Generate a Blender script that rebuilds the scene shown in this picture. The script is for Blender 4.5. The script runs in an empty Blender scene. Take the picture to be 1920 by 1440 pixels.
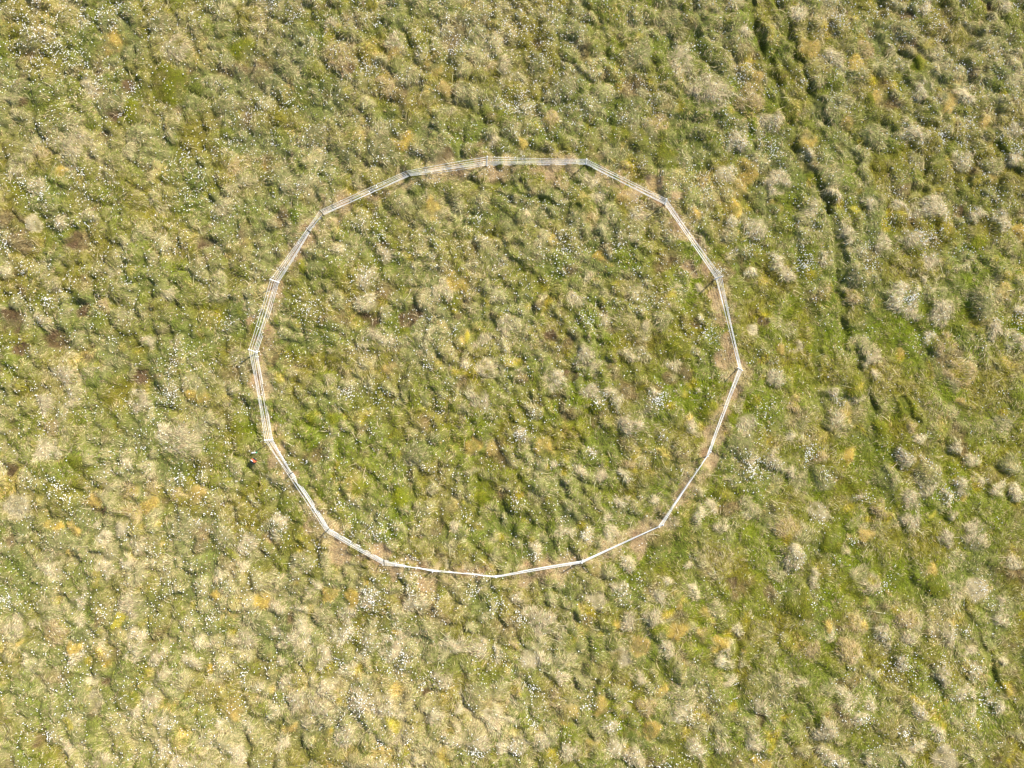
import bpy, math
import numpy as np
from mathutils import Matrix

rng = np.random.default_rng(11)
scene = bpy.context.scene
COL = scene.collection
R = math.radians

# ------------------------------------------------------------------ camera
CAM_H = 32.0
F = 1280.0                       # focal length in pixels of a 1920 px wide frame
NAD = (30.0, 70.0)               # where the point straight below falls, from the centre
wz = np.array([-NAD[0], NAD[1], F]); wz /= np.linalg.norm(wz)
wy = np.array([0, 1.0, 0]); wy -= wz * wy.dot(wz); wy /= np.linalg.norm(wy)
wx = np.cross(wy, wz)
MW = np.array([wx, wy, wz])      # camera to world rotation
CAM = np.array([0, 0, CAM_H])

def to_world(px, py, z=0.0):
    """point of the photograph (1920 x 1440) to the ground, at height z"""
    d = MW @ np.array([px - 960.0, -(py - 720.0), -F])
    t = (z - CAM_H) / d[2]
    return CAM + d * t

def to_px(X, Y, Z=0.0):
    v = np.stack([X, Y, Z - CAM_H + 0 * X], -1) @ MW
    k = F / -v[..., 2]
    return 960 + v[..., 0] * k, 720 - v[..., 1] * k

MPP = CAM_H / F                  # metres per pixel, about 0.025

cam_data = bpy.data.cameras.new('camera')
cam = bpy.data.objects.new('camera', cam_data); COL.objects.link(cam)
m4 = Matrix([[*MW[0], CAM[0]], [*MW[1], CAM[1]], [*MW[2], CAM[2]], [0, 0, 0, 1]])
cam.matrix_world = m4
cam_data.sensor_width = 36.0
cam_data.lens = 36.0 * F / 1920.0
cam_data.clip_end = 2000
scene.camera = cam

# ------------------------------------------------------------------ features read from the photograph
# kind, then x y r triples in photo pixels
FEAT = {
'P': """335,95,28 177,170,19 33,322,17 75,355,20 145,280,30 580,75,17 740,85,20 945,130,22 620,45,20 1275,118,30 1330,178,40
1395,72,14 1360,325,22 1385,270,24 1490,28,16 1733,15,17 1450,230,19 1512,292,16 1810,305,23 1728,170,18 1560,115,20 1712,258,22
1880,15,14 1900,245,20 1800,180,22 1460,340,24 1900,300,18 122,420,14 217,515,16 10,505,16 80,600,18 130,700,23 320,555,16 280,640,16
725,485,22 830,545,25 690,525,27 690,570,22 700,630,26 730,640,18 945,610,20 905,640,18 870,685,16 910,695,20 635,470,18
990,400,10 1120,375,18 1195,400,20 1315,600,9 1135,600,14 1020,550,16 1100,515,16 1085,560,18 1095,665,24 1040,715,27 1115,690,20
1205,620,20 1180,665,18 1260,690,14 1375,415,16 1420,430,24 1410,505,14 1455,495,24 1480,515,16 1522,388,13 1560,365,16 1620,380,18
1690,385,19 1720,395,18 1755,390,28 1830,405,18 1873,420,22 1580,440,18 1645,455,22 1710,450,26 1745,485,18 1540,485,10 1690,558,31
1730,530,9 1760,590,25 1712,590,16 1860,620,22 1910,590,15 1735,635,16 1627,672,18 1640,708,11 1450,710,18 1900,640,18
92,755,18 135,750,16 100,845,22 310,810,17 240,870,14 280,880,16 265,755,20 240,740,12 195,1005,15 260,1020,18 460,1020,22 95,1065,24
460,1065,14 200,1070,18 245,1055,14 900,750,25 855,985,12 520,980,24 1110,740,23 1150,745,22 1222,738,17 978,815,19 1180,800,28
1295,802,18 1105,845,14 1125,885,18 1170,890,14 1090,885,15 1040,870,12 1222,942,14 1165,945,14 1310,930,16 1332,950,12 1315,970,15
1350,990,13 1135,965,14 1145,1000,18 1100,1005,20 1400,790,20 1405,865,15 1180,1060,17 1290,1060,10 1060,1000,20 1000,1030,18
1310,735,10 1565,740,12 1608,745,10 1568,790,25 1475,820,11 1450,865,19 1478,885,14 1695,855,20 1720,825,14 1790,835,17 1822,865,16
1608,930,14 1735,915,19 1705,935,18 1705,975,23 1800,910,20 1835,905,14 1775,930,12 1865,915,16 1485,1040,23 1525,1075,13
1785,965,16 1830,1005,27 1780,1010,18 1905,920,17 1910,1060,16 150,1125,24 250,1130,27 30,1170,24 70,1165,12 155,1165,15 135,1228,24
192,1225,20 260,1190,20 300,1230,18 55,1240,14 265,1220,22 310,1265,18 400,1270,16 365,1235,14 260,1335,15 320,1345,16 415,1355,16
465,1365,15 310,1395,22 195,1425,22 290,1310,18 355,1430,22 130,1400,18 380,1205,12 460,1200,20 450,1410,18 570,1140,14 520,1135,16
650,1150,18 590,1100,15 550,1210,27 570,1185,20 515,1185,12 640,1190,26 610,1230,18 690,1210,20 735,1215,25 755,1190,12 690,1125,24
850,1205,25 895,1215,20 935,1225,14 525,1240,14 650,1255,16 540,1280,16 620,1285,22 490,1285,12 560,1310,18 600,1325,20 675,1310,24
720,1320,22 750,1330,16 830,1270,22 930,1330,20 925,1350,20 510,1340,18 525,1392,16 575,1355,14 650,1375,20 815,1335,18 855,1380,23
900,1390,20 780,1130,20 940,1395,14 860,1330,12 1165,1105,17 1240,1115,17 1245,1090,10 1300,1110,16 1182,1167,18 1223,1157,18
1015,1165,31 970,1120,14 1248,1212,17 1020,1235,18 1198,1275,17 1050,1270,16 1355,1210,16 1355,1240,16 1385,1235,12 1362,1275,17
1380,1180,12 1280,1335,20 1140,1365,18 1015,1385,18 1065,1400,22 1150,1400,20 970,1395,18 1350,1400,19 1410,1385,20 1420,1320,22
1300,1405,22 1190,1420,20 960,1350,14 1527,1085,18 1635,1095,21 1797,1130,13 1890,1130,16 1885,1165,20 1555,1185,15 1650,1190,18
1700,1190,14 1770,1185,22 1688,1245,17 1600,1225,10 1817,1225,12 1765,1265,18 1820,1258,20 1885,1240,12 1500,1275,12 1582,1305,19
1625,1315,12 1717,1330,15 1810,1300,18 1825,1330,13 1858,1300,10 1875,1325,15 1605,1340,16 1545,1365,24 1752,1365,16 1625,1418,16
1692,1415,14 1715,1400,16 1550,1418,18 1580,1430,14 410,1080,15 345,828,44""",
'G': """205,200,24 140,235,22 265,255,22 715,280,24 820,290,28 880,35,24 1010,125,22 1195,105,28 1180,225,24 1280,300,20 1605,138,20
1655,130,20 1690,128,16 1640,260,22 1545,205,26 1555,330,26 150,640,20 800,570,22 1147,395,19 1240,600,18 1605,520,20 1832,575,25
100,1020,28 420,1010,26 350,990,24 780,850,27 800,950,18 1390,830,26 1660,895,20 1740,890,22 1895,875,18 895,1300,26
1160,1300,18 1280,1258,18 1460,1290,26 1540,900,18 590,250,26 420,200,26 60,80,24 300,50,26 1080,60,24 1060,170,24 960,250,22
1100,200,22 1250,40,22 880,180,22 560,440,22 640,560,20 900,380,22 1000,470,22 1080,410,20 1500,1000,18 1700,60,22 1840,90,22""",
'C': """976,286,6 1102,335,11 1114,341,9 1317,547,10 1408,618,14 65,420,15 1750,550,8 1498,650,9 225,996,14 40,950,25 193,1193,12
170,1275,14 178,1315,18 1120,1122,16 995,1235,19 1165,1235,18 1838,1105,21 1770,1420,26 923,268,13 840,1052,8 1378,476,12 180,978,6
1535,960,20""",
'O': """738,112,13 815,132,17 835,165,15 800,190,15 760,270,22 1418,150,14 980,269,10 1403,318,21 1385,350,18 1520,95,17 1603,123,15
1592,233,13 1512,265,16 1860,330,10 1775,192,17 1655,180,16 1848,227,11 860,530,21 812,392,17 870,628,12 830,610,10 735,692,14
1033,445,9 1130,485,13 1178,375,17 1300,405,10 1380,390,15 1460,385,15 1907,440,15 1465,655,13 1695,660,10 1870,545,12
180,940,15 280,950,17 370,925,17 106,985,11 135,987,11 375,745,20 135,1040,8 885,838,15 920,845,12 840,955,14 895,980,14
1020,840,21 1240,845,11 1290,785,10 1205,975,10 1120,1070,14 1540,735,11 1590,770,10 1810,755,12 1592,855,13 1625,1000,13
1745,1065,11 1810,928,9 405,1113,13 85,1195,9 135,1215,14 197,1232,18 223,1222,7 40,1200,10 393,1255,9 440,1330,19 618,1112,15
657,1125,15 497,1125,16 743,1183,8 545,1368,14 610,1380,15 618,1430,9 1270,1120,12 1157,1173,10 1270,1180,21 1325,1187,13
1200,1210,15 1065,1335,19 1125,1325,17 1240,1300,12 1185,1380,17 1220,1365,17 1105,1395,15 1170,1345,8 1430,1430,13 1322,1142,11
1345,1205,12 1395,1210,12 1623,1133,11 1665,1113,7 1590,1158,11 1548,1172,9 1615,1172,9 212,85,24 120,322,10""",
'T': """640,112,30 730,165,18 915,128,14 1405,188,30 1240,230,16 1035,230,16 1054,345,11 1175,312,13 1625,95,19 80,290,17 450,305,22
1110,412,14 200,575,18 1765,650,23 1795,700,26 1545,545,15 105,800,15 245,918,16 285,920,18 250,965,17 335,930,20 1248,950,13
1178,868,13 1485,755,13 1540,860,18 1475,990,22 1650,950,19 1210,1325,19 1040,1310,18 970,1290,13 745,1265,13 110,1185,20
1600,1165,17 1518,1215,17 1690,1155,17 1580,1220,22 965,1210,9 1600,560,16 1700,800,14""",
'B': """320,160,37 255,215,21 455,95,26 1200,270,24 1250,295,26 1160,250,20 1718,122,18 1630,190,14 760,625,16 1270,655,23 1830,445,17
150,860,18 630,790,15 590,785,14 905,940,16 750,935,20 1650,800,15 240,1310,24 1755,1098,23 1060,1210,20 1560,1010,26 1600,730,20
1700,760,22 1500,1130,30 1240,1180,20 570,500,14 1330,770,20 1530,340,16 670,905,18""",
'D': """220,218,15 200,258,12 660,128,11 190,168,9 243,168,13 45,190,9 143,452,15 390,460,14 150,580,13 105,635,24 40,650,14
25,600,20 265,705,16 695,598,16 765,590,20 1030,628,10 1070,710,14 1795,395,13 310,938,13 190,955,11 28,880,11 195,1275,9
75,1380,14 1305,605,11 1700,30,13 1850,20,12 290,1200,10 1430,600,13 835,300,14 1120,790,10 1370,1090,12 600,1010,10 1420,1350,10
540,1160,10 800,1290,10""",
'X': """1293,506,17 1345,562,16 1350,600,14 1360,640,16 1358,675,20 1212,985,15 1355,823,8 1330,812,12 1335,865,15 1382,735,12
1200,1025,17 580,980,14 640,1035,24 720,1028,16 985,1090,12 600,960,10 1230,345,18 1270,372,10 930,330,16 1030,330,18 500,1010,10
470,600,13 600,380,8 520,550,14 520,860,18 536,880,12 800,1095,16 745,1075,14 1060,1075,14 480,710,14 1190,360,14""",
'Y': """868,945,5 560,1010,12 745,1350,16 135,1350,9 1745,965,10 878,632,7 60,510,7 1005,240,7 700,15,10 1600,395,9 230,1160,10""",
}
feats = []
for k, s in FEAT.items():
    for t in s.split():
        x, y, r = map(float, t.split(','))
        feats.append((x, y, r, k))

# clusters of cottongrass heads: x y r n
CLUST = """60,30,40,60 70,60,30,80 90,70,25,50 190,30,30,60 225,18,25,60 165,40,15,20 120,90,25,50 150,110,30,70 110,110,15,30 400,15,20,30
255,170,12,45 200,165,8,15 228,218,5,12 430,265,25,70 355,290,25,60 370,330,30,50 450,220,35,60 320,65,20,20 75,130,40,70 165,335,20,30 40,345,12,12
520,12,22,90 555,35,20,60 690,45,30,60 690,130,15,60 790,100,25,60 860,85,25,60 850,110,20,40 510,270,40,60 830,30,40,60 950,40,20,50
950,200,15,50 500,330,20,25 610,325,15,25 540,190,20,40 985,55,40,90 1035,20,25,40 975,190,25,70 1000,210,15,30 1090,220,25,50 1215,195,22,35
1160,230,18,30 1385,150,25,70 1310,90,15,20 1360,260,30,60 1410,265,25,70 1330,350,25,80 1300,310,20,30 1200,310,10,12 1030,90,20,30
1450,290,14,60 1460,10,10,20 1575,35,30,60 1645,35,20,50 1720,30,30,40 1800,15,20,30 1560,55,15,25 1500,160,8,20 1815,230,15,45 1760,255,10,45
1805,270,20,40 1905,280,15,60 1860,100,30,50 1780,130,25,30 90,378,20,50 60,375,15,20 15,460,14,45 205,375,20,20 50,500,12,25 40,555,12,20
95,565,12,45 350,370,15,40 340,660,20,40 415,605,15,30 330,430,20,20 215,635,6,15 700,410,25,50 715,445,15,45 900,415,10,25 830,460,25,30
690,520,22,60 585,585,18,70 805,600,20,25 850,620,12,20 935,490,15,20 800,690,10,20 1200,395,14,35 1160,460,18,50 1060,470,25,60 1100,600,18,70
1310,430,12,15 1235,570,20,35 1320,625,20,80 1350,510,8,25 1420,450,20,40 1075,450,25,40 1508,500,17,120 1495,420,15,20 1530,430,10,15
1620,490,20,40 1635,500,20,30 1702,562,12,80 1720,440,20,50 1740,450,18,40 1770,410,12,20 1675,420,15,30 1860,370,20,40 1630,618,15,12
1735,630,20,30 1905,600,14,45 1860,600,12,15 1800,430,15,15 1460,700,12,12 115,910,20,80 140,935,15,40 330,740,20,70 290,790,20,30
345,895,15,55 270,840,30,40 430,830,20,30 290,1035,20,30 655,735,12,55 710,755,18,45 710,995,30,130 640,940,20,40 805,880,12,25
875,965,10,25 580,865,10,15 770,1045,12,15 590,1030,12,20 1115,755,15,30 1228,748,13,80 1235,760,7,30 1108,850,9,30 975,815,18,60
1000,770,18,30 1408,880,27,190 1430,780,15,45 1240,820,15,20 1095,1005,14,30 1005,1045,12,30 970,940,12,35 1513,848,12,70 1565,755,12,25
1680,845,20,25 1735,865,14,20 1775,932,14,55 1550,890,10,30 1540,980,16,30 1625,930,20,30 1595,1010,6,16 1490,1060,18,20 1570,1050,15,14
1735,815,5,8 15,1125,15,60 50,1130,12,20 200,1150,15,40 320,1090,20,40 395,1158,22,50 105,1375,12,30 330,1355,10,20 460,1260,12,15
700,1125,22,90 710,1105,12,20 770,1110,12,25 815,1120,10,25 890,1105,15,35 933,1128,14,45 650,1185,20,45 765,1230,16,70 745,1255,15,30
790,1280,10,20 680,1310,20,80 530,1310,15,20 715,1390,12,20 770,1370,10,15 890,1405,12,45 500,1250,8,15 640,1240,15,20 975,1155,14,55
1098,1158,8,14 1000,1290,12,50 1095,1320,16,40 1145,1350,12,35 1005,1360,12,20 1170,1110,18,30 1300,1335,12,35 1250,1430,15,45
970,1400,12,30 1190,1090,12,15 1420,1420,15,20 1450,1115,8,12 1520,1125,12,15 1660,1095,12,30 1845,1100,15,45 1860,1130,12,15
1740,1190,12,15 1780,1175,15,25 1808,1185,8,20 1690,1245,18,55 1660,1250,12,35 1760,1240,12,20 1820,1250,14,25 1875,1290,12,15
1850,1320,12,35 1620,1340,15,45 1690,1370,10,40 1720,1330,10,15 1635,1400,15,20 1560,1420,15,20"""
CLUST = [tuple(map(float, t.split(','))) for t in CLUST.split()]

# coarse regional tables, 8 x 6 cells of 240 px
G_S = np.array([[.38,.36,.48,.44,.42,.40,.40,.42],[.42,.38,.36,.42,.45,.48,.34,.45],[.42,.42,.45,.46,.42,.30,.26,.34],
                [.48,.46,.34,.38,.38,.30,.24,.28],[.58,.58,.50,.44,.42,.30,.24,.30],[.55,.62,.66,.62,.50,.42,.32,.38]])
G_V = np.array([[.35,.30,.20,.20,.25,.40,.45,.30],[.40,.35,.30,.30,.35,.40,.60,.35],[.30,.35,.48,.48,.55,.65,.85,.75],
                [.40,.45,.70,.70,.72,.75,.85,.85],[.30,.28,.35,.45,.55,.75,.85,.80],[.40,.35,.25,.35,.55,.60,.65,.65]])
G_F = np.array([[.9,.7,1.,.8,.9,.6,.7,.9],[.8,.7,.6,.7,.5,.6,.5,.8],[.8,.8,.8,.7,.6,.35,.25,.3],
                [.6,.55,.4,.4,.3,.15,.1,.15],[.6,.55,.5,.45,.3,.12,.12,.15],[.6,.6,.55,.5,.25,.25,.3,.35]])

# ------------------------------------------------------------------ fields on a 5 cm raster
STEP = 0.05
X0, X1, Y0, Y1 = -30.0, 30.0, -24.0, 24.0
NX, NY = int((X1 - X0) / STEP) + 1, int((Y1 - Y0) / STEP) + 1
xs = np.linspace(X0, X1, NX); ys = np.linspace(Y0, Y1, NY)
GX, GY = np.meshgrid(xs, ys)
PX, PY = to_px(GX, GY)
kx = np.fft.fftfreq(NX, STEP)[None, :]; ky = np.fft.fftfreq(NY, STEP)[:, None]

def noise(scale, seed, ani=1.0, ang=0.0):
    """smooth random field, unit deviation, features about `scale` metres"""
    r = np.random.default_rng(seed).standard_normal((NY, NX))
    c, s = math.cos(ang), math.sin(ang)
    u = kx * c + ky * s; v = -kx * s + ky * c
    f = np.exp(-2 * (math.pi * scale * 0.35) ** 2 * ((u * ani) ** 2 + v ** 2))
    n = np.fft.ifft2(np.fft.fft2(r) * f).real
    return n / n.std()

def table(T):
    u = np.clip(PX / 240 - .5, 0, 6.999); v = np.clip(PY / 240 - .5, 0, 4.999)
    i = u.astype(int); j = v.astype(int); a = u - i; b = v - j
    a = a * a * (3 - 2 * a); b = b * b * (3 - 2 * b)
    return (T[j, i] * (1 - a) * (1 - b) + T[j, i + 1] * a * (1 - b) + T[j + 1, i] * (1 - a) * b + T[j + 1, i + 1] * a * b)

def L(*c):
    return np.array(c, float)

# albedos (linear)
STRAW = L(.465, .385, .180); PALE = L(.710, .570, .350); CREAM = L(.620, .520, .310)
ORANGE = L(.690, .470, .090); TAN = L(.520, .375, .195); BROWN = L(.120, .075, .040); RUST = L(.360, .215, .120)
GREY_G = L(.200, .212, .066); GREEN = L(.120, .148, .009); BRIGHT = L(.200, .250, .006); OLIVE = L(.240, .200, .018)
YELLOW = L(.560, .450, .020)

Fs, Fv, Ff = table(G_S), table(G_V), table(G_F)
n05, n1, n2, n4 = noise(.5, 1), noise(1.2, 2), noise(2.5, 3), noise(6, 4)
nb = noise(.35, 5); nfine = noise(.16, 6)
S = np.clip(Fs * 1.0 - .22 + .12 * n2 + .12 * n1 + .05 * n4, .03, .95)
v = np.clip(Fv + .12 * n4 + .14 * noise(1.8, 7) + .10 * n05, 0, 1)[..., None]
GC = GREY_G * (1 - v) + (GREEN * .45 + BRIGHT * .6) * v
ol = np.clip(.25 + .35 * noise(1.6, 8), 0, .8)[..., None]
GC = GC * (1 - ol) + OLIVE * ol
SC = np.ones((NY, NX, 3)) * STRAW
w = np.clip(.4 + .5 * noise(2, 9), 0, 1)[..., None]
SC = SC * (1 - w) + (STRAW * .55 + PALE * .45) * w
w = np.clip(.8 * noise(1.1, 10) - 1.0, 0, .55)[..., None]
SC = SC * (1 - w) + ORANGE * w
# rusty and yellow patches of moss among the green
w = np.clip(.55 * noise(.9, 51) + .25 * nb - .62, 0, .7)[..., None]; GC = GC * (1 - w) + (BROWN * .8 + RUST * .35) * w
w = np.clip(.6 * noise(.6, 52) + .3 * noise(.3, 53) - 1.0, 0, .7)[..., None] * np.clip((PX[..., None] + PY[..., None]) / 1800, .35, 1)
GC = GC * (1 - w) + YELLOW * .8 * w; SC = SC * (1 - w) + ORANGE * w
w = (np.clip(.5 * noise(1.5, 54) + .2 * nb - .35, 0, .8) * np.clip(Fv * 1.5 - .1, .25, 1))[..., None]; GC = GC * (1 - w) + (BRIGHT * .8 + GREEN * .2) * w
S = S * (1 - .5 * w[..., 0])
# general relief: ridges run down to the right on the right side, flatter on the left
rt = np.clip((PX - 800) / 500, 0, 1)
rel = .035 * noise(.9, 12, 2.4, R(-58)) * rt + .030 * noise(.9, 13, 1.6, R(-20)) * (1 - rt)
Z = .05 * n2 + .10 * n4 + rel
BL = np.ones((NY, NX))           # blade length factor
CX = noise(2.2, 14) + .6 * noise(.8, 15); CY = noise(2.2, 16) + .6 * noise(.8, 17)
DN = np.ones((NY, NX))           # density factor
# tussock outlines are irregular: distances are measured on gently warped coordinates
WX = GX + .085 * noise(.55, 18) + .04 * nb; WY = GY + .085 * noise(.55, 19) + .04 * noise(.3, 20)

fw = []                          # feature list in world units
for (x, y, r, k) in feats:
    p = to_world(x, y)
    if k == 'O': r *= 1.05
    if k == 'P' and ((x - 932) / 455) ** 2 + ((y - 690) / 390) ** 2 < 1: r *= .88
    fw.append([p[0], p[1], r * MPP, k, x, y])
# everyday tussocks that fill the bog between them
cell = {}
def near(x, y, lim):
    i, j = int(x // 1), int(y // 1)
    for a in (i - 1, i, i + 1):
        for b in (j - 1, j, j + 1):
            for (u, w_, q) in cell.get((a, b), ()):
                if (u - x) ** 2 + (w_ - y) ** 2 < (lim + q) ** 2:
                    return True
    return False
for f in fw:
    if f[3] not in 'Y':
        cell.setdefault((int(f[0] // 1), int(f[1] // 1)), []).append((f[0], f[1], f[2] * .62))
fill = []
for _ in range(26000):
    x = rng.uniform(X0, X1); y = rng.uniform(Y0, Y1)
    q0 = ((x + .7) / 11.4) ** 2 + ((y - .5) / 9.8) ** 2 < 1      # hummocks are smaller and closer inside the ring
    r = rng.uniform(.22, .38) if q0 else rng.uniform(.26, .54)
    if not near(x, y, r * .72):
        cell.setdefault((int(x // 1), int(y // 1)), []).append((x, y, r * .72))
        fill.append((x, y, r))
def at(A, x, y):
    i = int(np.clip((x - X0) / STEP, 0, NX - 1)); j = int(np.clip((y - Y0) / STEP, 0, NY - 1))
    return A[j, i]
for (x, y, r) in fill:
    s = at(Fs, x, y); vv = at(Fv, x, y); q = rng.random()
    k = 'p' if q < s * .66 - .08 else ('g' if q < .72 else ('b' if q < .72 + .16 * vv + .03 else 'n'))
    fw.append([x, y, r, k, None, None])

TH = {'P': .22, 'G': .24, 'C': .12, 'O': .20, 'T': .20, 'B': .20, 'D': -.05, 'X': -.01, 'Y': .03, 'p': .22, 'g': .23, 'b': .18, 'n': .19}
TS = {'P': .86, 'G': .46, 'C': .95, 'O': .85, 'T': .78, 'B': .10, 'D': .45, 'X': .95, 'Y': .9, 'p': .70, 'g': .38, 'b': .12, 'n': None}
TCS = {'P': PALE * .92 + STRAW * .08, 'G': STRAW * .8 + PALE * .2, 'C': CREAM, 'O': ORANGE, 'T': TAN * .7 + STRAW * .3, 'B': OLIVE * 1.6, 'D': BROWN * 1.6,
       'X': TAN, 'Y': YELLOW, 'p': PALE * .45 + STRAW * .55, 'g': STRAW, 'b': STRAW, 'n': None}
TCG = {'P': GREY_G * 1.25, 'G': GREY_G * 1.1, 'C': STRAW, 'O': OLIVE * 1.3, 'T': OLIVE * 1.2, 'B': BRIGHT * .6 + OLIVE * .3, 'D': BROWN * .8 + OLIVE * .2,
       'X': RUST, 'Y': BRIGHT, 'p': GREY_G * 1.2, 'g': None, 'b': GREEN * .5 + BRIGHT * .3 + OLIVE * .2, 'n': None}
ZT = np.zeros((NY, NX))
order = sorted(range(len(fw)), key=lambda i: (fw[i][3] in 'OYXDC', fw[i][3] in 'PGTB'))
for n_, idx in enumerate(order):
    x, y, r, k = fw[idx][:4]
    el = 1 + .35 * rng.random(); an = R(-55) + rng.normal(0, .5) if x > 0 else rng.uniform(0, math.pi)
    if r > 1.0: el = 1.0
    m = r * 1.5
    i0, i1 = int((x - m - X0) / STEP), int((x + m - X0) / STEP) + 2
    j0, j1 = int((y - m - Y0) / STEP), int((y + m - Y0) / STEP) + 2
    i0, j0 = max(i0, 0), max(j0, 0); i1, j1 = min(i1, NX), min(j1, NY)
    if i1 - i0 < 2 or j1 - j0 < 2: continue
    sl = (slice(j0, j1), slice(i0, i1))
    dx = WX[sl] - x; dy = WY[sl] - y
    c, s = math.cos(an), math.sin(an)
    u = (dx * c + dy * s) / math.sqrt(el); w_ = (-dx * s + dy * c) * math.sqrt(el)
    d = np.sqrt(u * u + w_ * w_) / r
    edge = np.clip((1.15 - d) / .38, 0, 1); edge = edge * edge * (3 - 2 * edge)
    soft = np.clip(1.12 - d, 0, 1) ** .5
    hh = TH[k] * rng.uniform(.75, 1.2) * min(1.25, (r / .45) ** .7)
    if k == 'O': hh *= .9
    if not k.isupper() and r < .38: hh *= 1.2
    if not k.isupper(): hh *= 1.15 - .75 * float(np.clip((at(Fv, x, y) - .35) / .5, 0, 1)) * (x > 4)
    if k in 'DXY':
        Z[sl] += hh * edge
    else:
        prof = np.clip(1 - (d / 1.08) ** 2, 0, 1) ** .62 if k not in 'PGC' else np.clip(1 - (d / 1.16) ** 2, 0, 1) ** .8
        ZT[sl] = np.maximum(ZT[sl], hh * 1.08 * prof)
    amp = .92 if k in 'PCOXDTB' else .7
    a = edge * amp * (1 if k.isupper() else rng.uniform(.45, 1))
    if k == 'O':                                  # patchy orange moss with dry grass round it
        a = a * np.clip(.75 + .4 * n05[sl] + .2 * nb[sl], 0, 1)
    if k == 'P':                                  # bleached crown, greener skirt
        a = a * np.clip(1.40 - .95 * d + .30 * nb[sl] + .15 * nfine[sl], 0, 1)
    if k == 'D':
        a = np.clip(a * (.85 + .3 * nb[sl]), 0, 1)
    if k in 'B':
        a = a * np.clip(.7 + .3 * n05[sl] + .25 * nb[sl], 0, 1)
    if k in 'XTC':
        a = a * np.clip(.85 + .3 * nb[sl], 0, 1)
    if TS[k] is not None:
        S[sl] = S[sl] * (1 - a) + TS[k] * a
    bright = rng.uniform(.85, 1.12)
    if r > 1.0: a = a * .75
    if TCS[k] is not None:
        col = TCS[k] * bright
        if k == 'P' and fw[idx][4] is not None and fw[idx][5] < 700 and fw[idx][4] < 1300:
            col = col * .7 + STRAW * .27
        if k == 'O':
            q = rng.uniform(.5, 1); col = col * q + TAN * 1.1 * (1 - q)
        SC[sl] = SC[sl] * (1 - a[..., None]) + col * a[..., None]
    if TCG[k] is not None:
        GC[sl] = GC[sl] * (1 - a[..., None]) + TCG[k] * rng.uniform(.85, 1.1) * a[..., None]
    if k in 'CXYBDO':
        t = {'C': .62, 'X': .6, 'Y': .5, 'B': .7, 'D': .9, 'O': .6}[k]
        BL[sl] = BL[sl] * (1 - edge) + t * edge
    if k in 'C':
        DN[sl] = np.minimum(DN[sl], 1 - .2 * edge)
    # comb: blades lean away from the crown and swirl one way
    sw = rng.normal(0, 1.0); cs, sn = math.cos(sw), math.sin(sw)
    bias = rng.normal(0, 1.0, 2)
    ox = (dx * cs - dy * sn) / r + bias[0]; oy = (dx * sn + dy * cs) / r + bias[1]
    g = edge * .9
    CX[sl] = CX[sl] * (1 - g) + ox * .8 * g; CY[sl] = CY[sl] * (1 - g) + oy * .8 * g
fw_feat = [f for f in fw if f[4] is not None]
# soften the seams a touch
def blur(A, s):
    f = np.exp(-2 * (math.pi * s) ** 2 * (kx ** 2 + ky ** 2))
    return np.fft.ifft2(np.fft.fft2(A) * f).real
Z = Z + blur(ZT, .065) + .012 * nb + .006 * nfine

# wheel tracks and drains: sunk, wetter and greener
def seg_dist(poly):
    D = np.full((NY, NX), 1e9)
    P = [to_world(*p)[:2] for p in poly]
    for a, b in zip(P[:-1], P[1:]):
        ab = b - a; t = np.clip(((WX - a[0]) * ab[0] + (WY - a[1]) * ab[1]) / ab.dot(ab), 0, 1)
        D = np.minimum(D, np.hypot(WX - a[0] - t * ab[0], WY - a[1] - t * ab[1]))
    return D
TRACKS = [([(1385,-20),(1425,80),(1450,150),(1480,240),(1510,310),(1555,390)], .16, .25),
          ([(1555,390),(1572,470),(1575,560),(1590,630),(1615,700),(1635,760)], .14, .16),
          ([(1635,760),(1635,830),(1652,900),(1690,990),(1712,1080),(1735,1200)], .13, .08),
          ([(1440,-20),(1475,60),(1505,140),(1535,210),(1600,300)], .15, .16),
          ([(1500,520),(1530,600),(1535,700),(1545,800)], .15, .08),
          ([(1690,740),(1720,800)], .12, .14), ([(1805,1140),(1830,1180),(1855,1240),(1880,1300)], .13, .14),
          ([(1650,60),(1700,110),(1740,180)], .1, .08), ([(1720,330),(1760,290)], .1, .05),
          ([(1740,1250),(1760,1310)], .12, .12), ([(1860,240),(1880,290),(1910,330)], .13, .14),
          ([(930,340),(990,375),(1040,380)], .13, .12), ([(1165,560),(1200,600)], .12, .08), ([(820,328),(930,343),(1000,373),(1080,393)], .11, .1)]
for poly, wd, dp in TRACKS:
    D = seg_dist(poly)
    e = np.clip(1.4 - D / (wd * 1.5), 0, 1); e = e * e * (3 - 2 * e)
    e = e * np.clip(.72 + .35 * noise(1.1, 33) + .2 * n05, .8, 1)
    Z -= dp * .9 * e
    S = S * (1 - .75 * e) + .08 * .75 * e
    GC = GC * (1 - .7 * e[..., None]) + (GREEN * .85 + BRIGHT * .1) * .7 * e[..., None]
    BL = BL * (1 - .35 * e)

# a faint bleached line of old trampling that runs to the top of the ring
D = seg_dist([(230,262),(430,290),(600,300),(760,322)])
e = np.clip(1.2 - D / .13, 0, 1) * np.clip(.7 + .4 * nb, 0, 1)
S = S * (1 - .7 * e) + .8 * .7 * e
Z -= .05 * np.clip(1.5 - D / .3, 0, 1)

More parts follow.
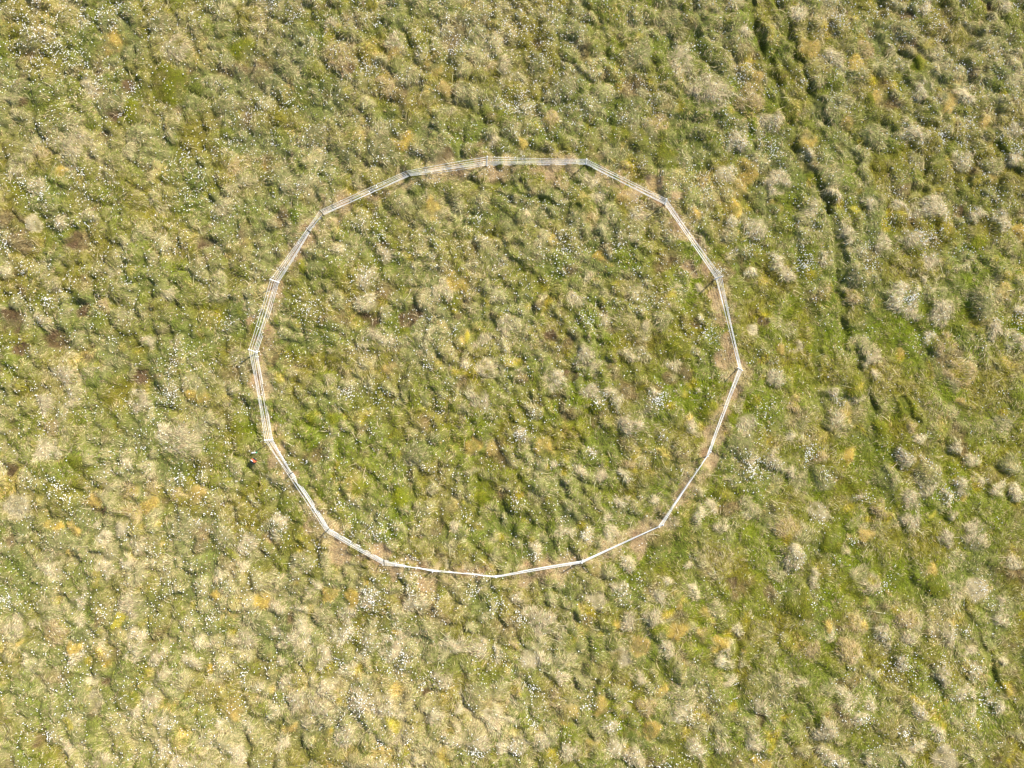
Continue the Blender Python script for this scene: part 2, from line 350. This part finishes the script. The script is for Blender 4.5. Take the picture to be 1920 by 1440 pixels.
# ------------------------------------------------------------------ fence line (photo pixels: top, foot, height, look)
POSTS = [((913.5,293),(912,311),1.0,'white'), ((1100,298),(1098,309),.95,'white'), ((1250,372.5),(1246,384),.9,'white'),
         ((1354,518),(1341,523),1.0,'white'), ((1392,694.5),(1384.5,690),.8,'white'), ((1333,847),(1324,856.5),.75,'white'),
         ((1244,984),(1233,988),.8,'white'), ((1091,1056),(1092,1051),.75,'white'), ((930,1083),(928,1079.5),.75,'white'),
         ((811,1073),(810,1069.5),.4,'small'), ((720.3,1060),(719.4,1049),.8,'dark'), ((611,997.5),(617.5,990.5),.85,'dark'),
         ((541.5,890),(549,885.5),.5,'dark'), ((495.5,825.5),(512.5,824.3),1.0,'white'), ((465.5,655),(483.5,661.5),1.0,'white'),
         ((506,523.5),(524,530.3),1.0,'white'), ((573,429),(582,435),.7,'dark'), ((599,394.5),(607,404),.9,'dark'),
         ((760.5,320.5),(769.5,330.5),.9,'dark')]
ring = [p[1] for p in POSTS] + [POSTS[0][1]]
D = seg_dist(ring)
e = np.clip(1.3 - D / .56, 0, 1)
e = np.clip(e * np.clip(.95 + .75 * noise(.7, 31) + .5 * noise(.25, 32), 0, 1.0), 0, 1)
Z = Z * (1 - .35 * e)
S = S * (1 - .9 * e) + .93 * .9 * e
SC = SC * (1 - .85 * e[..., None]) + (TAN * 1.1 * .8 + CREAM * .2) * .85 * e[..., None]
GC = GC * (1 - .5 * e[..., None]) + OLIVE * .5 * e[..., None]
w = np.clip(noise(.5, 34), 0, 1)[..., None] * .6 * e[..., None]; SC = SC * (1 - w) + RUST * w
BL = BL * (1 - .35 * e)

# inside the ring test
ringP = np.array([to_world(*p)[:2] for p in ring])
def inside(x, y):
    c = False
    for (ax, ay), (bx, by) in zip(ringP[:-1], ringP[1:]):
        if (ay > y) != (by > y) and x < (bx - ax) * (y - ay) / (by - ay) + ax:
            c = not c
    return c

def samp(A, x, y):
    u = np.clip((x - X0) / STEP, 0, NX - 1.001); w_ = np.clip((y - Y0) / STEP, 0, NY - 1.001)
    i = u.astype(np.int64); j = w_.astype(np.int64); a = u - i; b = w_ - j
    if A.ndim == 3: a = a[..., None]; b = b[..., None]
    return (A[j, i] * (1 - a) * (1 - b) + A[j, i + 1] * a * (1 - b) + A[j + 1, i] * (1 - a) * b + A[j + 1, i + 1] * a * b)

# ------------------------------------------------------------------ mesh and material helpers
def mesh_obj(name, verts, faces_flat, nper, mat, cols=None, smooth=True, parent=None):
    """faces_flat: vertex indices; nper: corners per face (int or array)"""
    me = bpy.data.meshes.new(name)
    nf = len(faces_flat) // nper if isinstance(nper, int) else len(nper)
    tot = np.full(nf, nper, np.int32) if isinstance(nper, int) else np.asarray(nper, np.int32)
    me.vertices.add(len(verts)); me.loops.add(len(faces_flat)); me.polygons.add(nf)
    me.vertices.foreach_set('co', np.ascontiguousarray(verts, np.float32).ravel())
    me.loops.foreach_set('vertex_index', np.ascontiguousarray(faces_flat, np.int32))
    st = np.zeros(nf, np.int32); st[1:] = np.cumsum(tot)[:-1]
    me.polygons.foreach_set('loop_start', st)
    me.polygons.foreach_set('use_smooth', np.full(nf, smooth))
    me.update(calc_edges=True)
    if cols is not None:
        at_ = me.color_attributes.new('tint', 'FLOAT_COLOR', 'POINT')
        c4 = np.ones((len(verts), 4), np.float32); c4[:, :3] = cols
        at_.data.foreach_set('color', c4.ravel())
    me.materials.append(mat)
    o = bpy.data.objects.new(name, me); COL.objects.link(o)
    if parent is not None: o.parent = parent
    return o

def new_mat(name):
    m = bpy.data.materials.new(name); m.use_nodes = True
    return m, m.node_tree.nodes, m.node_tree.links, m.node_tree.nodes['Principled BSDF']

def plain(name, rgb, rough=.5, vary=.12, scale=30):
    m, N, K, b = new_mat(name)
    tc = N.new('ShaderNodeTexCoord'); nz = N.new('ShaderNodeTexNoise'); nz.inputs['Scale'].default_value = scale
    K.new(tc.outputs['Object'], nz.inputs['Vector'])
    mp = N.new('ShaderNodeMapRange'); mp.inputs['To Min'].default_value = 1 - vary; mp.inputs['To Max'].default_value = 1 + vary
    K.new(nz.outputs['Fac'], mp.inputs['Value'])
    mx = N.new('ShaderNodeVectorMath'); mx.operation = 'SCALE'; mx.inputs[0].default_value = rgb
    K.new(mp.outputs['Result'], mx.inputs['Scale']); K.new(mx.outputs['Vector'], b.inputs['Base Color'])
    b.inputs['Roughness'].default_value = rough
    return m

def grass_mat():
    m, N, K, b = new_mat('grass_blades')
    a = N.new('ShaderNodeAttribute'); a.attribute_name = 'tint'
    K.new(a.outputs['Color'], b.inputs['Base Color'])
    b.inputs['Roughness'].default_value = .75
    b.inputs['Specular IOR Level'].default_value = .2
    tr = N.new('ShaderNodeBsdfTranslucent'); K.new(a.outputs['Color'], tr.inputs['Color'])
    mx = N.new('ShaderNodeMixShader'); mx.inputs[0].default_value = .3
    out = [n for n in N if n.type == 'OUTPUT_MATERIAL'][0]
    K.new(b.outputs[0], mx.inputs[1]); K.new(tr.outputs[0], mx.inputs[2]); K.new(mx.outputs[0], out.inputs['Surface'])
    return m

def ground_mat():
    m, N, K, b = new_mat('bog_ground')
    a = N.new('ShaderNodeAttribute'); a.attribute_name = 'tint'
    tc = N.new('ShaderNodeTexCoord')
    nz = N.new('ShaderNodeTexNoise'); nz.inputs['Scale'].default_value = 22; nz.inputs['Detail'].default_value = 6; nz.inputs['Roughness'].default_value = .7
    K.new(tc.outputs['Object'], nz.inputs['Vector'])
    mp = N.new('ShaderNodeMapRange'); mp.inputs['From Min'].default_value = .3; mp.inputs['From Max'].default_value = .7
    mp.inputs['To Min'].default_value = .55; mp.inputs['To Max'].default_value = 1.5
    K.new(nz.outputs['Fac'], mp.inputs['Value'])
    mx = N.new('ShaderNodeVectorMath'); mx.operation = 'SCALE'
    K.new(a.outputs['Color'], mx.inputs[0]); K.new(mp.outputs['Result'], mx.inputs['Scale'])
    K.new(mx.outputs['Vector'], b.inputs['Base Color'])
    b.inputs['Roughness'].default_value = .9; b.inputs['Specular IOR Level'].default_value = .15
    bp = N.new('ShaderNodeBump'); bp.inputs['Strength'].default_value = .8; bp.inputs['Distance'].default_value = .03
    K.new(nz.outputs['Fac'], bp.inputs['Height']); K.new(bp.outputs['Normal'], b.inputs['Normal'])
    return m
M_GRASS = grass_mat(); M_GROUND = ground_mat()
M_WHITE = plain('white_plastic', (.72, .72, .72), .5, .18, 3)
M_DARK = plain('dark_green_plastic', (.045, .055, .04), .5)
M_BLACK = plain('black_plastic', (.02, .024, .035), .4)
M_RED = plain('orange_red_plastic', (.55, .11, .04), .4)
M_GREEN = plain('green_plastic', (.03, .30, .12), .4)
M_HEAD = plain('cotton_heads', (.86, .85, .82), .9, .08, 200)

# ------------------------------------------------------------------ ground sheet, reaching far beyond the frame
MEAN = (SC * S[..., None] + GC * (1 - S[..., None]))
ext = [34, 40, 50, 70, 110, 200, 400]
gx = np.concatenate([[-e_ for e_ in ext[::-1]], xs, ext]); gy = np.concatenate([[-e_ for e_ in ext[::-1]], ys, ext])
QX, QY = np.meshgrid(gx, gy)
fade = np.clip(1 - np.maximum(np.abs(QX) - 30, np.abs(QY) - 24) / 10, 0, 1)
QZ = samp(Z, QX, QY) * fade
gv = np.stack([QX, QY, QZ], -1).reshape(-1, 3)
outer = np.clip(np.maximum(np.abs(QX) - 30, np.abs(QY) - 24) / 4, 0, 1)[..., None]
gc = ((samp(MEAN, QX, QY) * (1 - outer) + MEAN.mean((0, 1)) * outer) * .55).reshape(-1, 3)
W_ = len(gx); H_ = len(gy)
ii = (np.arange(H_ - 1)[:, None] * W_ + np.arange(W_ - 1)[None, :]).ravel()
gf = np.stack([ii, ii + 1, ii + W_ + 1, ii + W_], -1).ravel()
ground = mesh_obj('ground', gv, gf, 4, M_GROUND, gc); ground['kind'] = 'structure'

# ------------------------------------------------------------------ blades
def blades(x, y, length, width, rise):
    """roots to curved tapering leaves that hug the relief; returns verts, faces, per blade colour is added by caller"""
    n = len(x)
    a = np.arctan2(samp(CY, x, y), samp(CX, x, y)) + rng.normal(0, .55, n)
    bend = rng.normal(0, .35, n)
    d0 = np.stack([np.cos(a), np.sin(a)], -1); d1 = np.stack([np.cos(a + bend), np.sin(a + bend)], -1)
    p0 = np.stack([x, y], -1); p1 = p0 + d0 * (length * .45)[:, None]; p2 = p1 + d1 * (length * .55)[:, None]
    z0 = samp(Z, x, y) - .01
    z1 = samp(Z, p1[:, 0], p1[:, 1]); z1 = np.maximum(z1, z0) + rise
    z2 = samp(Z, p2[:, 0], p2[:, 1]) + rise * rng.uniform(.2, 1.3, n)
    z2 = np.maximum(z2, z1 - length * .55)
    s0 = np.stack([-d0[:, 1], d0[:, 0]], -1); s1 = np.stack([-d1[:, 1], d1[:, 0]], -1)
    tl = rng.uniform(-.9, .9, n)                      # roll of the leaf about its length
    hw = width / 2
    def pair(p, z, s, k):
        o = s * (hw * k * np.cos(tl))[:, None]; dz = hw * k * np.sin(tl)
        return np.concatenate([p - o, (z - dz)[:, None]], 1), np.concatenate([p + o, (z + dz)[:, None]], 1)
    A, B = pair(p0, z0, s0, .8); C_, D_ = pair(p1, z1, s1, 1.0)
    E = np.concatenate([p2, z2[:, None]], 1)
    V = np.stack([A, B, C_, D_, E], 1).reshape(-1, 3)
    b = np.arange(n)[:, None] * 5
    Fq = np.concatenate([b + 0, b + 1, b + 3, b + 2, b + 2, b + 3, b + 4], 1).ravel()
    return V, Fq, np.tile([4, 3], n)

def blade_cols(x, y, n):
    s = samp(S, x, y); sc = samp(SC, x, y); gcx = samp(GC, x, y)
    # dead and living leaves stand in small locks, so neighbours share their colour
    pick = rng.random(n) < np.clip(s + .30 * samp(nfine, x, y), .02, .98)
    c = np.where(pick[:, None], sc, gcx)
    c = c * np.exp(rng.normal(0, .30, n))[:, None] * np.exp(rng.normal(0, .05, (n, 3)))
    hi = rng.random(n) < .05 * s
    c[hi] = PALE * 1.15
    lo = rng.random(n) < .06
    c[lo] = BROWN * rng.uniform(.6, 1.4, (lo.sum(), 1))
    return np.clip(c, .005, .75)

# the distinct tussocks become things of their own
cand = [f for f in fw_feat if f[3] in 'PGOTB' or (f[3] == 'C' and f[2] > .3)]
def weight(f):
    return f[2] * {'P': 1.15, 'G': .9, 'O': 1.5, 'T': .85, 'B': 1.0, 'C': 1.4}[f[3]]
cand = [f for f in cand if 4 < f[4] < 1916 and 4 < f[5] < 1436]
cand.sort(key=weight, reverse=True)
tuss = []
for f in cand:
    if len(tuss) >= 230: break
    if all(math.hypot(f[0] - g[0], f[1] - g[1]) > .72 * (f[2] + g[2]) for g in tuss):
        tuss.append(f)
own = np.full((NY, NX), -1, np.int32)
for t_i, f in enumerate(tuss):
    m = f[2] * 1.4
    i0, i1 = max(int((f[0] - m - X0) / STEP), 0), min(int((f[0] + m - X0) / STEP) + 2, NX)
    j0, j1 = max(int((f[1] - m - Y0) / STEP), 0), min(int((f[1] + m - Y0) / STEP) + 2, NY)
    d = np.hypot(WX[j0:j1, i0:i1] - f[0], WY[j0:j1, i0:i1] - f[1])
    sub = own[j0:j1, i0:i1]
    sub[(d < f[2] * 1.0) & (sub < 0)] = t_i

BX, BY = 27.6, 21.6
NB = 1250000
x = rng.uniform(-BX, BX, NB); y = rng.uniform(-BY, BY, NB)
keep = rng.random(NB) < samp(DN, x, y); x, y = x[keep], y[keep]
bl = samp(BL, x, y)
n = len(x)
length = rng.uniform(.09, .25, n) * bl
width = rng.uniform(.009, .020, n) * (.6 + .4 * bl)
rise = .010 + rng.uniform(.0, .034, n) * (.4 + .6 * bl)
V, Fq, per = blades(x, y, length, width, rise)
Cc = np.repeat(blade_cols(x, y, n), 5, 0)
oi = own[np.clip(((y - Y0) / STEP + .5).astype(int), 0, NY - 1), np.clip(((x - X0) / STEP + .5).astype(int), 0, NX - 1)]
V5 = V.reshape(-1, 5, 3); C5 = Cc.reshape(-1, 5, 3)
sel = oi < 0
def pack(mask):
    vv_ = V5[mask].reshape(-1, 3); cc = C5[mask].reshape(-1, 3); k = int(mask.sum())
    b = np.arange(k)[:, None] * 5
    return vv_, np.concatenate([b, b + 1, b + 3, b + 2, b + 2, b + 3, b + 4], 1).ravel(), np.tile([4, 3], k), cc
vv_, ff, pp, cc = pack(sel)
g = mesh_obj('bog_grass', vv_, ff, pp, M_GRASS, cc, smooth=False)
g['kind'] = 'stuff'; g['label'] = 'tussocky bog grass and moss covering the whole ground'; g['category'] = 'grass'

# long dead straws strewn over the bog
n = 9000
x = rng.uniform(-BX, BX, n); y = rng.uniform(-BY, BY, n)
keep = rng.random(n) < samp(S, x, y) * 1.1; x, y = x[keep], y[keep]; n = len(x)
V, Fq, per = blades(x, y, rng.uniform(.35, .7, n), rng.uniform(.012, .02, n), rng.uniform(.04, .09, n))
c = PALE * rng.uniform(.8, 1.15, (n, 1))
g = mesh_obj('dead_straw', V, Fq, per, M_GRASS, np.repeat(np.clip(c, 0, .7), 5, 0), smooth=False)
g['kind'] = 'stuff'; g['label'] = 'long bleached straws lying loose over the bog grass'; g['category'] = 'straw'

# tussock things: a mound conforming to the relief and its leaves
WORD = {'P': ('pale straw', 'dry bleached'), 'G': ('grey green', 'shaggy'), 'O': ('orange topped', 'mossy'), 'T': ('tan brown', 'withered'),
        'B': ('bright green', 'mossy'), 'C': ('cream coloured', 'smooth flattened')}
CAT = {'P': 'tussock', 'G': 'tussock', 'O': 'tussock', 'T': 'tussock', 'B': 'tussock', 'C': 'tussock'}
NAME = {'P': 'straw_tussock', 'G': 'grass_tussock', 'O': 'mossy_tussock', 'T': 'brown_tussock', 'B': 'green_tussock', 'C': 'cream_tussock'}
order = np.argsort(oi, kind='stable'); so = oi[order]
starts = np.searchsorted(so, np.arange(len(tuss))); ends = np.searchsorted(so, np.arange(len(tuss)), side='right')
used = set()
for t_i, f in enumerate(tuss):
    ids = order[starts[t_i]:ends[t_i]]
    fx, fy, fr, k, px, py = f
    org = np.array([fx, fy, float(at(Z, fx, fy)) - .05])
    vv_ = V5[ids].reshape(-1, 3); cc = C5[ids].reshape(-1, 3); kk = len(ids)
    b = np.arange(kk)[:, None] * 5
    ff = np.concatenate([b, b + 1, b + 3, b + 2, b + 2, b + 3, b + 4], 1).ravel(); pp = np.tile([4, 3], kk)
    # mound cap
    nr, ns = 12, 40
    ang = np.linspace(0, 2 * math.pi, ns, endpoint=False)
    wob = 1 + .08 * np.sin(ang * 3 + t_i) + .05 * np.sin(ang * 5 + 2 * t_i)
    rings = []
    for q in range(nr + 1):
        rr = fr * 1.02 * q / nr * wob
        rx = fx + rr * np.cos(ang); ry = fy + rr * np.sin(ang)
        dz = .004 if q < nr else -.05
        rings.append(np.stack([rx, ry, samp(Z, rx, ry) + dz], -1))
    rv = np.concatenate(rings)
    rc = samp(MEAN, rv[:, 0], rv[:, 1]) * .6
    base = len(vv_)
    fl = []
    for q in range(nr):
        for s_ in range(ns):
            s2 = (s_ + 1) % ns
            fl += [base + q * ns + s_, base + (q + 1) * ns + s_, base + (q + 1) * ns + s2, base + q * ns + s2]
    vall = np.concatenate([vv_, rv]) - org
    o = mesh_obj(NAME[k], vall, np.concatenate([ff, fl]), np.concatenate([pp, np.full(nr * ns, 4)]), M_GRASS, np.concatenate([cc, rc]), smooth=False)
    o.location = org
    size = 'large' if fr > .58 else ('small' if fr < .34 else 'middling')
    inn = inside(fx, fy)
    dring = np.min(np.hypot(ringP[:, 0] - fx, ringP[:, 1] - fy))
    where = 'inside the ring' if inn else 'outside the ring'
    w1, w2 = WORD[k]
    lab = f'{size} {w2} {w1} tussock {where}, {px/19.2:.0f}% across, {py/14.4:.0f}% down'
    if lab in used:
        lab = f'{size} {w2} {w1} tussock {where}, {px/19.2:.1f}% across, {py/14.4:.1f}% down'
    used.add(lab)
    o['label'] = lab; o['category'] = CAT[k]; o['group'] = f'{w1} tussocks scattered over the bog'

# ------------------------------------------------------------------ cottongrass heads
fx_, fy_ = [], []
for (cx, cy, cr, cn) in CLUST:
    m = int(cn * 1.05)
    a = rng.uniform(0, 2 * math.pi, m); rr = cr * 1.1 * np.abs(rng.normal(0, 1.1, m))
    # each cluster breaks into a few tufts
    k = max(2, m // 12); tx = rng.normal(0, cr * .5, k); ty = rng.normal(0, cr * .5, k); pick = rng.integers(0, k, m)
    mix = rng.random(m) < .5
    qx = np.where(mix, cx + rr * np.cos(a), cx + tx[pick] + rng.normal(0, cr * .6, m))
    qy = np.where(mix, cy + rr * np.sin(a), cy + ty[pick] + rng.normal(0, cr * .6, m))
    for u, w_ in zip(qx, qy):
        p = to_world(u, w_); fx_.append(p[0]); fy_.append(p[1])
NBG = 60000
bx = rng.uniform(-BX, BX, NBG); by = rng.uniform(-BY, BY, NBG)
den = samp(Ff, bx, by) * np.exp(np.clip(1.0 * samp(noise(1.0, 41), bx, by) + .5 * samp(noise(.4, 42), bx, by) - .2, -4, 1.6)) * .5
kp = rng.random(NBG) < den
fx_ = np.concatenate([fx_, bx[kp]]); fy_ = np.concatenate([fy_, by[kp]])
n = len(fx_)
rad = rng.uniform(.014, .028, n) * np.where(rng.random(n) < .12, 1.3, 1)
hz = samp(Z, fx_, fy_) + rng.uniform(.09, .2, n)
oct_v = np.array([[1, 0, 0], [0, 1, 0], [-1, 0, 0], [0, -1, 0], [0, 0, 1.25], [0, 0, -1.0]])
oct_f = np.array([[0, 1, 4], [1, 2, 4], [2, 3, 4], [3, 0, 4], [1, 0, 5], [2, 1, 5], [3, 2, 5], [0, 3, 5]])
rot = rng.uniform(0, 1.57, n); cr_, sr_ = np.cos(rot), np.sin(rot)
ov = np.stack([cr_[:, None] * oct_v[:, 0] - sr_[:, None] * oct_v[:, 1], sr_[:, None] * oct_v[:, 0] + cr_[:, None] * oct_v[:, 1],
               np.ones((n, 1)) * oct_v[:, 2]], -1) * rad[:, None, None]
lean = rng.normal(0, .03, (n, 2))
ov += np.stack([fx_ + lean[:, 0], fy_ + lean[:, 1], hz], -1)[:, None, :]
ff = (oct_f[None] + (np.arange(n) * 6)[:, None, None]).ravel()
heads = mesh_obj('cottongrass_heads', ov.reshape(-1, 3), ff, 3, M_HEAD, None, smooth=True)
heads['kind'] = 'stuff'; heads['label'] = 'white cottongrass seed heads dotted in drifts over the bog'; heads['category'] = 'cottongrass'
# their stems
sv = np.stack([np.stack([fx_ - .002, fy_, hz - .2 - 0 * fx_], -1), np.stack([fx_ + .002, fy_, hz - .2], -1),
               np.stack([fx_ + lean[:, 0], fy_ + lean[:, 1], hz - rad * .8], -1)], 1)
stem = mesh_obj('cottongrass_stems', sv.reshape(-1, 3), np.arange(n * 3), 3, M_GRASS, np.tile(GREEN * 1.3, (n * 3, 1)), smooth=False)
stem['kind'] = 'stuff'; stem['label'] = 'thin green stems carrying the white cottongrass heads'; stem['category'] = 'stems'

# ------------------------------------------------------------------ the ring fence
def empty(name, loc):
    o = bpy.data.objects.new(name, None); COL.objects.link(o); o.location = loc; o.empty_display_size = .3
    return o

def tube(points, radii, ns=8, closed=True):
    P = np.asarray(points, float); n_ = len(P)
    rad_ = np.broadcast_to(np.asarray(radii, float), (n_,))
    T = np.gradient(P, axis=0); T /= np.linalg.norm(T, axis=1)[:, None] + 1e-9
    up = np.array([0, 0, 1.0]) if abs(T[0, 2]) < .8 else np.array([1.0, 0, 0])
    U = np.cross(T, up); U /= np.linalg.norm(U, axis=1)[:, None] + 1e-9
    Vv = np.cross(T, U)
    a = np.linspace(0, 2 * math.pi, ns, endpoint=False)
    V_ = (P[:, None] + (U[:, None] * np.cos(a)[None, :, None] + Vv[:, None] * np.sin(a)[None, :, None]) * rad_[:, None, None]).reshape(-1, 3)
    f_, c_ = [], []
    for i in range(n_ - 1):
        for j in range(ns):
            j2 = (j + 1) % ns
            f_ += [i * ns + j, i * ns + j2, (i + 1) * ns + j2, (i + 1) * ns + j]; c_.append(4)
    f_ += list(range(ns))[::-1]; c_.append(ns)
    f_ += list(range((n_ - 1) * ns, n_ * ns)); c_.append(ns)
    return V_, f_, c_

def join(parts):
    V_, f_, c_, k = [], [], [], 0
    for (a, b, c) in parts:
        V_.append(a); f_ += [i + k for i in b]; c_ += list(c); k += len(a)
    return np.concatenate(V_), np.array(f_), np.array(c_)

centre = to_world(932, 700)
centre[2] = 0
fence = empty('wire_fence', centre)
fence['label'] = 'ring of white wire strands on thin leaning posts round a patch of bog'; fence['category'] = 'fence'
FR = [.10, .22, .34, .50, .72, .93]
feet, tops = [], []
for (tp, ft, h, look) in POSTS:
    b0 = to_world(*ft, .1); zb = float(samp(Z, np.array([b0[0]]), np.array([b0[1]]))[0])
    b0 = to_world(*ft, zb); t0 = to_world(*tp, zb + h)
    feet.append(b0); tops.append(t0)
for i, (tp, ft, h, look) in enumerate(POSTS):
    b0, t0 = feet[i], tops[i]
    ax = (t0 - b0) / np.linalg.norm(t0 - b0)
    r0 = {'white': .024, 'dark': .019, 'small': .02}[look]
    parts = [tube([b0 - ax * .18, b0 - ax * .02, b0 + ax * .05, t0 - ax * .05, t0 - ax * .012, t0], [r0 * .3, r0 * .8, r0, r0, r0 * 1.25, r0 * .8], 10)]
    # foot tread and the clips that hold the strands
    side = np.cross(ax, [0, 0, 1.0]); side /= np.linalg.norm(side) + 1e-6
    parts.append(tube([b0 + ax * .10, b0 + ax * .10 + side * .07, b0 + ax * .085 + side * .10], [r0 * .7, r0 * .6, r0 * .4], 6))
    for q, fr_ in enumerate(FR):
        c0 = b0 + (t0 - b0) * fr_
        parts.append(tube([c0 - ax * .012, c0 + ax * .012], r0 * 1.35, 8))
    V_, f_, c_ = join(parts)
    o = mesh_obj('post', V_ - b0, f_, c_, M_WHITE if look != 'dark' else M_DARK, None, True, None)
    o.location = b0 - centre; o.parent = fence
    if look == 'dark': o['label'] = 'thin dark green post'
for q, fr_ in enumerate(FR):
    pts = []
    npost = len(POSTS)
    use = [i for i in range(npost) if not (POSTS[i][3] == 'small' and q >= 4) and not (i in (12, 16) and q >= 5)]
    at_ = [feet[i] + (tops[i] - feet[i]) * fr_ for i in use]
    for a, b in zip(at_, at_[1:] + at_[:1]):
        Ls = np.linalg.norm(b - a); m = max(4, int(Ls / .35))
        dn = (b - a) / Ls; sd = np.array([-dn[1], dn[0], 0])
        sag = rng.uniform(.01, .05) * Ls / 4; off = rng.normal(0, .018)
        for k in range(m):
            t = k / m
            pts.append(a + (b - a) * t + np.array([0, 0, -4 * sag * t * (1 - t)]) + sd * off * math.sin(math.pi * t))
    pts.append(pts[0])
    V_, f_, c_ = tube(pts, .0068 if q > 0 else .009, 6)
    o = mesh_obj('strand', V_ - centre, f_, c_, M_WHITE, None, True, None); o.parent = fence

# ------------------------------------------------------------------ the fence energiser and the dropped bottle
def box_mesh(cx, cy, cz, sx, sy, sz, ang, bev=.015):
    c, s = math.cos(ang), math.sin(ang)
    V_, f_, c_ = [], [], []
    prof = [(-1, .0, 1 - 1.0), (0, 0, 0)]
    lev = [(-sz / 2, bev), (-sz / 2 + bev, 0), (sz / 2 - bev, 0), (sz / 2, bev)]
    for (z_, ins) in lev:
        hx, hy = sx / 2 - ins, sy / 2 - ins
        b_ = bev
        for (u, w_) in [(hx - b_, -hy), (hx, -hy + b_), (hx, hy - b_), (hx - b_, hy), (-hx + b_, hy), (-hx, hy - b_), (-hx, -hy + b_), (-hx + b_, -hy)]:
            V_.append((cx + u * c - w_ * s, cy + u * s + w_ * c, cz + z_))
    for l in range(3):
        for j in range(8):
            j2 = (j + 1) % 8
            f_ += [l * 8 + j, l * 8 + j2, (l + 1) * 8 + j2, (l + 1) * 8 + j]; c_.append(4)
    f_ += list(range(8))[::-1]; c_.append(8); f_ += list(range(24, 32)); c_.append(8)
    return np.array(V_), f_, c_

bp = to_world(477.8, 864, .15); bz = float(at(Z, bp[0], bp[1])) + .02
ew = empty('fence_energiser', (bp[0], bp[1], bz)); ew.rotation_euler[2] = R(-38); ew.scale = (.85, .85, .85)
ew['label'] = 'small orange and black electric fence energiser box on the grass left of the fence ring'; ew['category'] = 'energiser'
V_, f_, c_ = box_mesh(0, -.045, .085, .27, .13, .17, 0); mesh_obj('battery', V_, f_, c_, M_BLACK, None, False, ew)
V_, f_, c_ = box_mesh(0, .03, .12, .27, .11, .24, 0, .02); mesh_obj('body', V_, f_, c_, M_RED, None, False, ew)
V_, f_, c_ = box_mesh(-.045, .0, .247, .15, .035, .012, 0, .004); mesh_obj('sticker', V_, f_, c_, M_WHITE, None, False, ew)
for sx in (-.055, .055):
    V_, f_, c_ = join([tube([(sx, .12, .04), (sx, .12, .17), (sx, .12, .19)], [.042, .042, .03], 12)])
    mesh_obj('terminal', V_, f_, c_, M_BLACK, None, True, ew)
V_, f_, c_ = box_mesh(0, .115, .03, .22, .07, .05, 0, .01); mesh_obj('bracket', V_, f_, c_, M_BLACK, None, False, ew)

bp2 = to_world(478.5, 848.5, .15); bz2 = float(samp(Z, bp2[0:1], bp2[1:2])[0]) + .05
bt = empty('bottle', (bp2[0], bp2[1], bz2)); bt.rotation_euler[2] = R(3)
bt['label'] = 'slim white bottle with a green cap lying on the grass just above the orange box'; bt['category'] = 'bottle'
V_, f_, c_ = tube([(-.13, -.012, 0), (-.12, -.01, 0), (-.05, .0, 0), (.03, .003, 0), (.07, .0, 0)], [.02, .03, .032, .03, .02], 12)
mesh_obj('body', V_, f_, c_, M_WHITE, None, True, bt)
V_, f_, c_ = tube([(.0701, .0, 0), (.09, -.004, 0), (.13, -.004, 0), (.14, -.004, 0)], [.03, .036, .036, .02], 12)
mesh_obj('cap', V_, f_, c_, M_GREEN, None, True, bt)

# ------------------------------------------------------------------ light
SUN_EL, SX, SY = R(43), .78, .62          # sun stands to the upper right of the photo
w = bpy.data.worlds.new('World'); scene.world = w; w.use_nodes = True
N = w.node_tree.nodes; K = w.node_tree.links
sky = N.new('ShaderNodeTexSky'); sky.sky_type = 'NISHITA'; sky.sun_disc = False
sky.sun_elevation = SUN_EL; sky.sun_rotation = math.atan2(SX, SY)
K.new(sky.outputs[0], N['Background'].inputs[0]); N['Background'].inputs[1].default_value = .10
sd = bpy.data.lights.new('sun', 'SUN'); sd.energy = 4.6; sd.angle = R(.9); sd.color = (1, .94, .80)
so_ = bpy.data.objects.new('sun', sd); COL.objects.link(so_)
dv = np.array([SX * math.cos(SUN_EL), SY * math.cos(SUN_EL), math.sin(SUN_EL)])
from mathutils import Vector
so_.rotation_euler = Vector(dv).to_track_quat('Z', 'Y').to_euler(); so_.location = dv * 30
scene.view_settings.view_transform = 'Standard'; scene.view_settings.look = 'None'
scene.view_settings.exposure = 1.05; scene.view_settings.gamma = 1
scene.cycles.max_bounces = 6
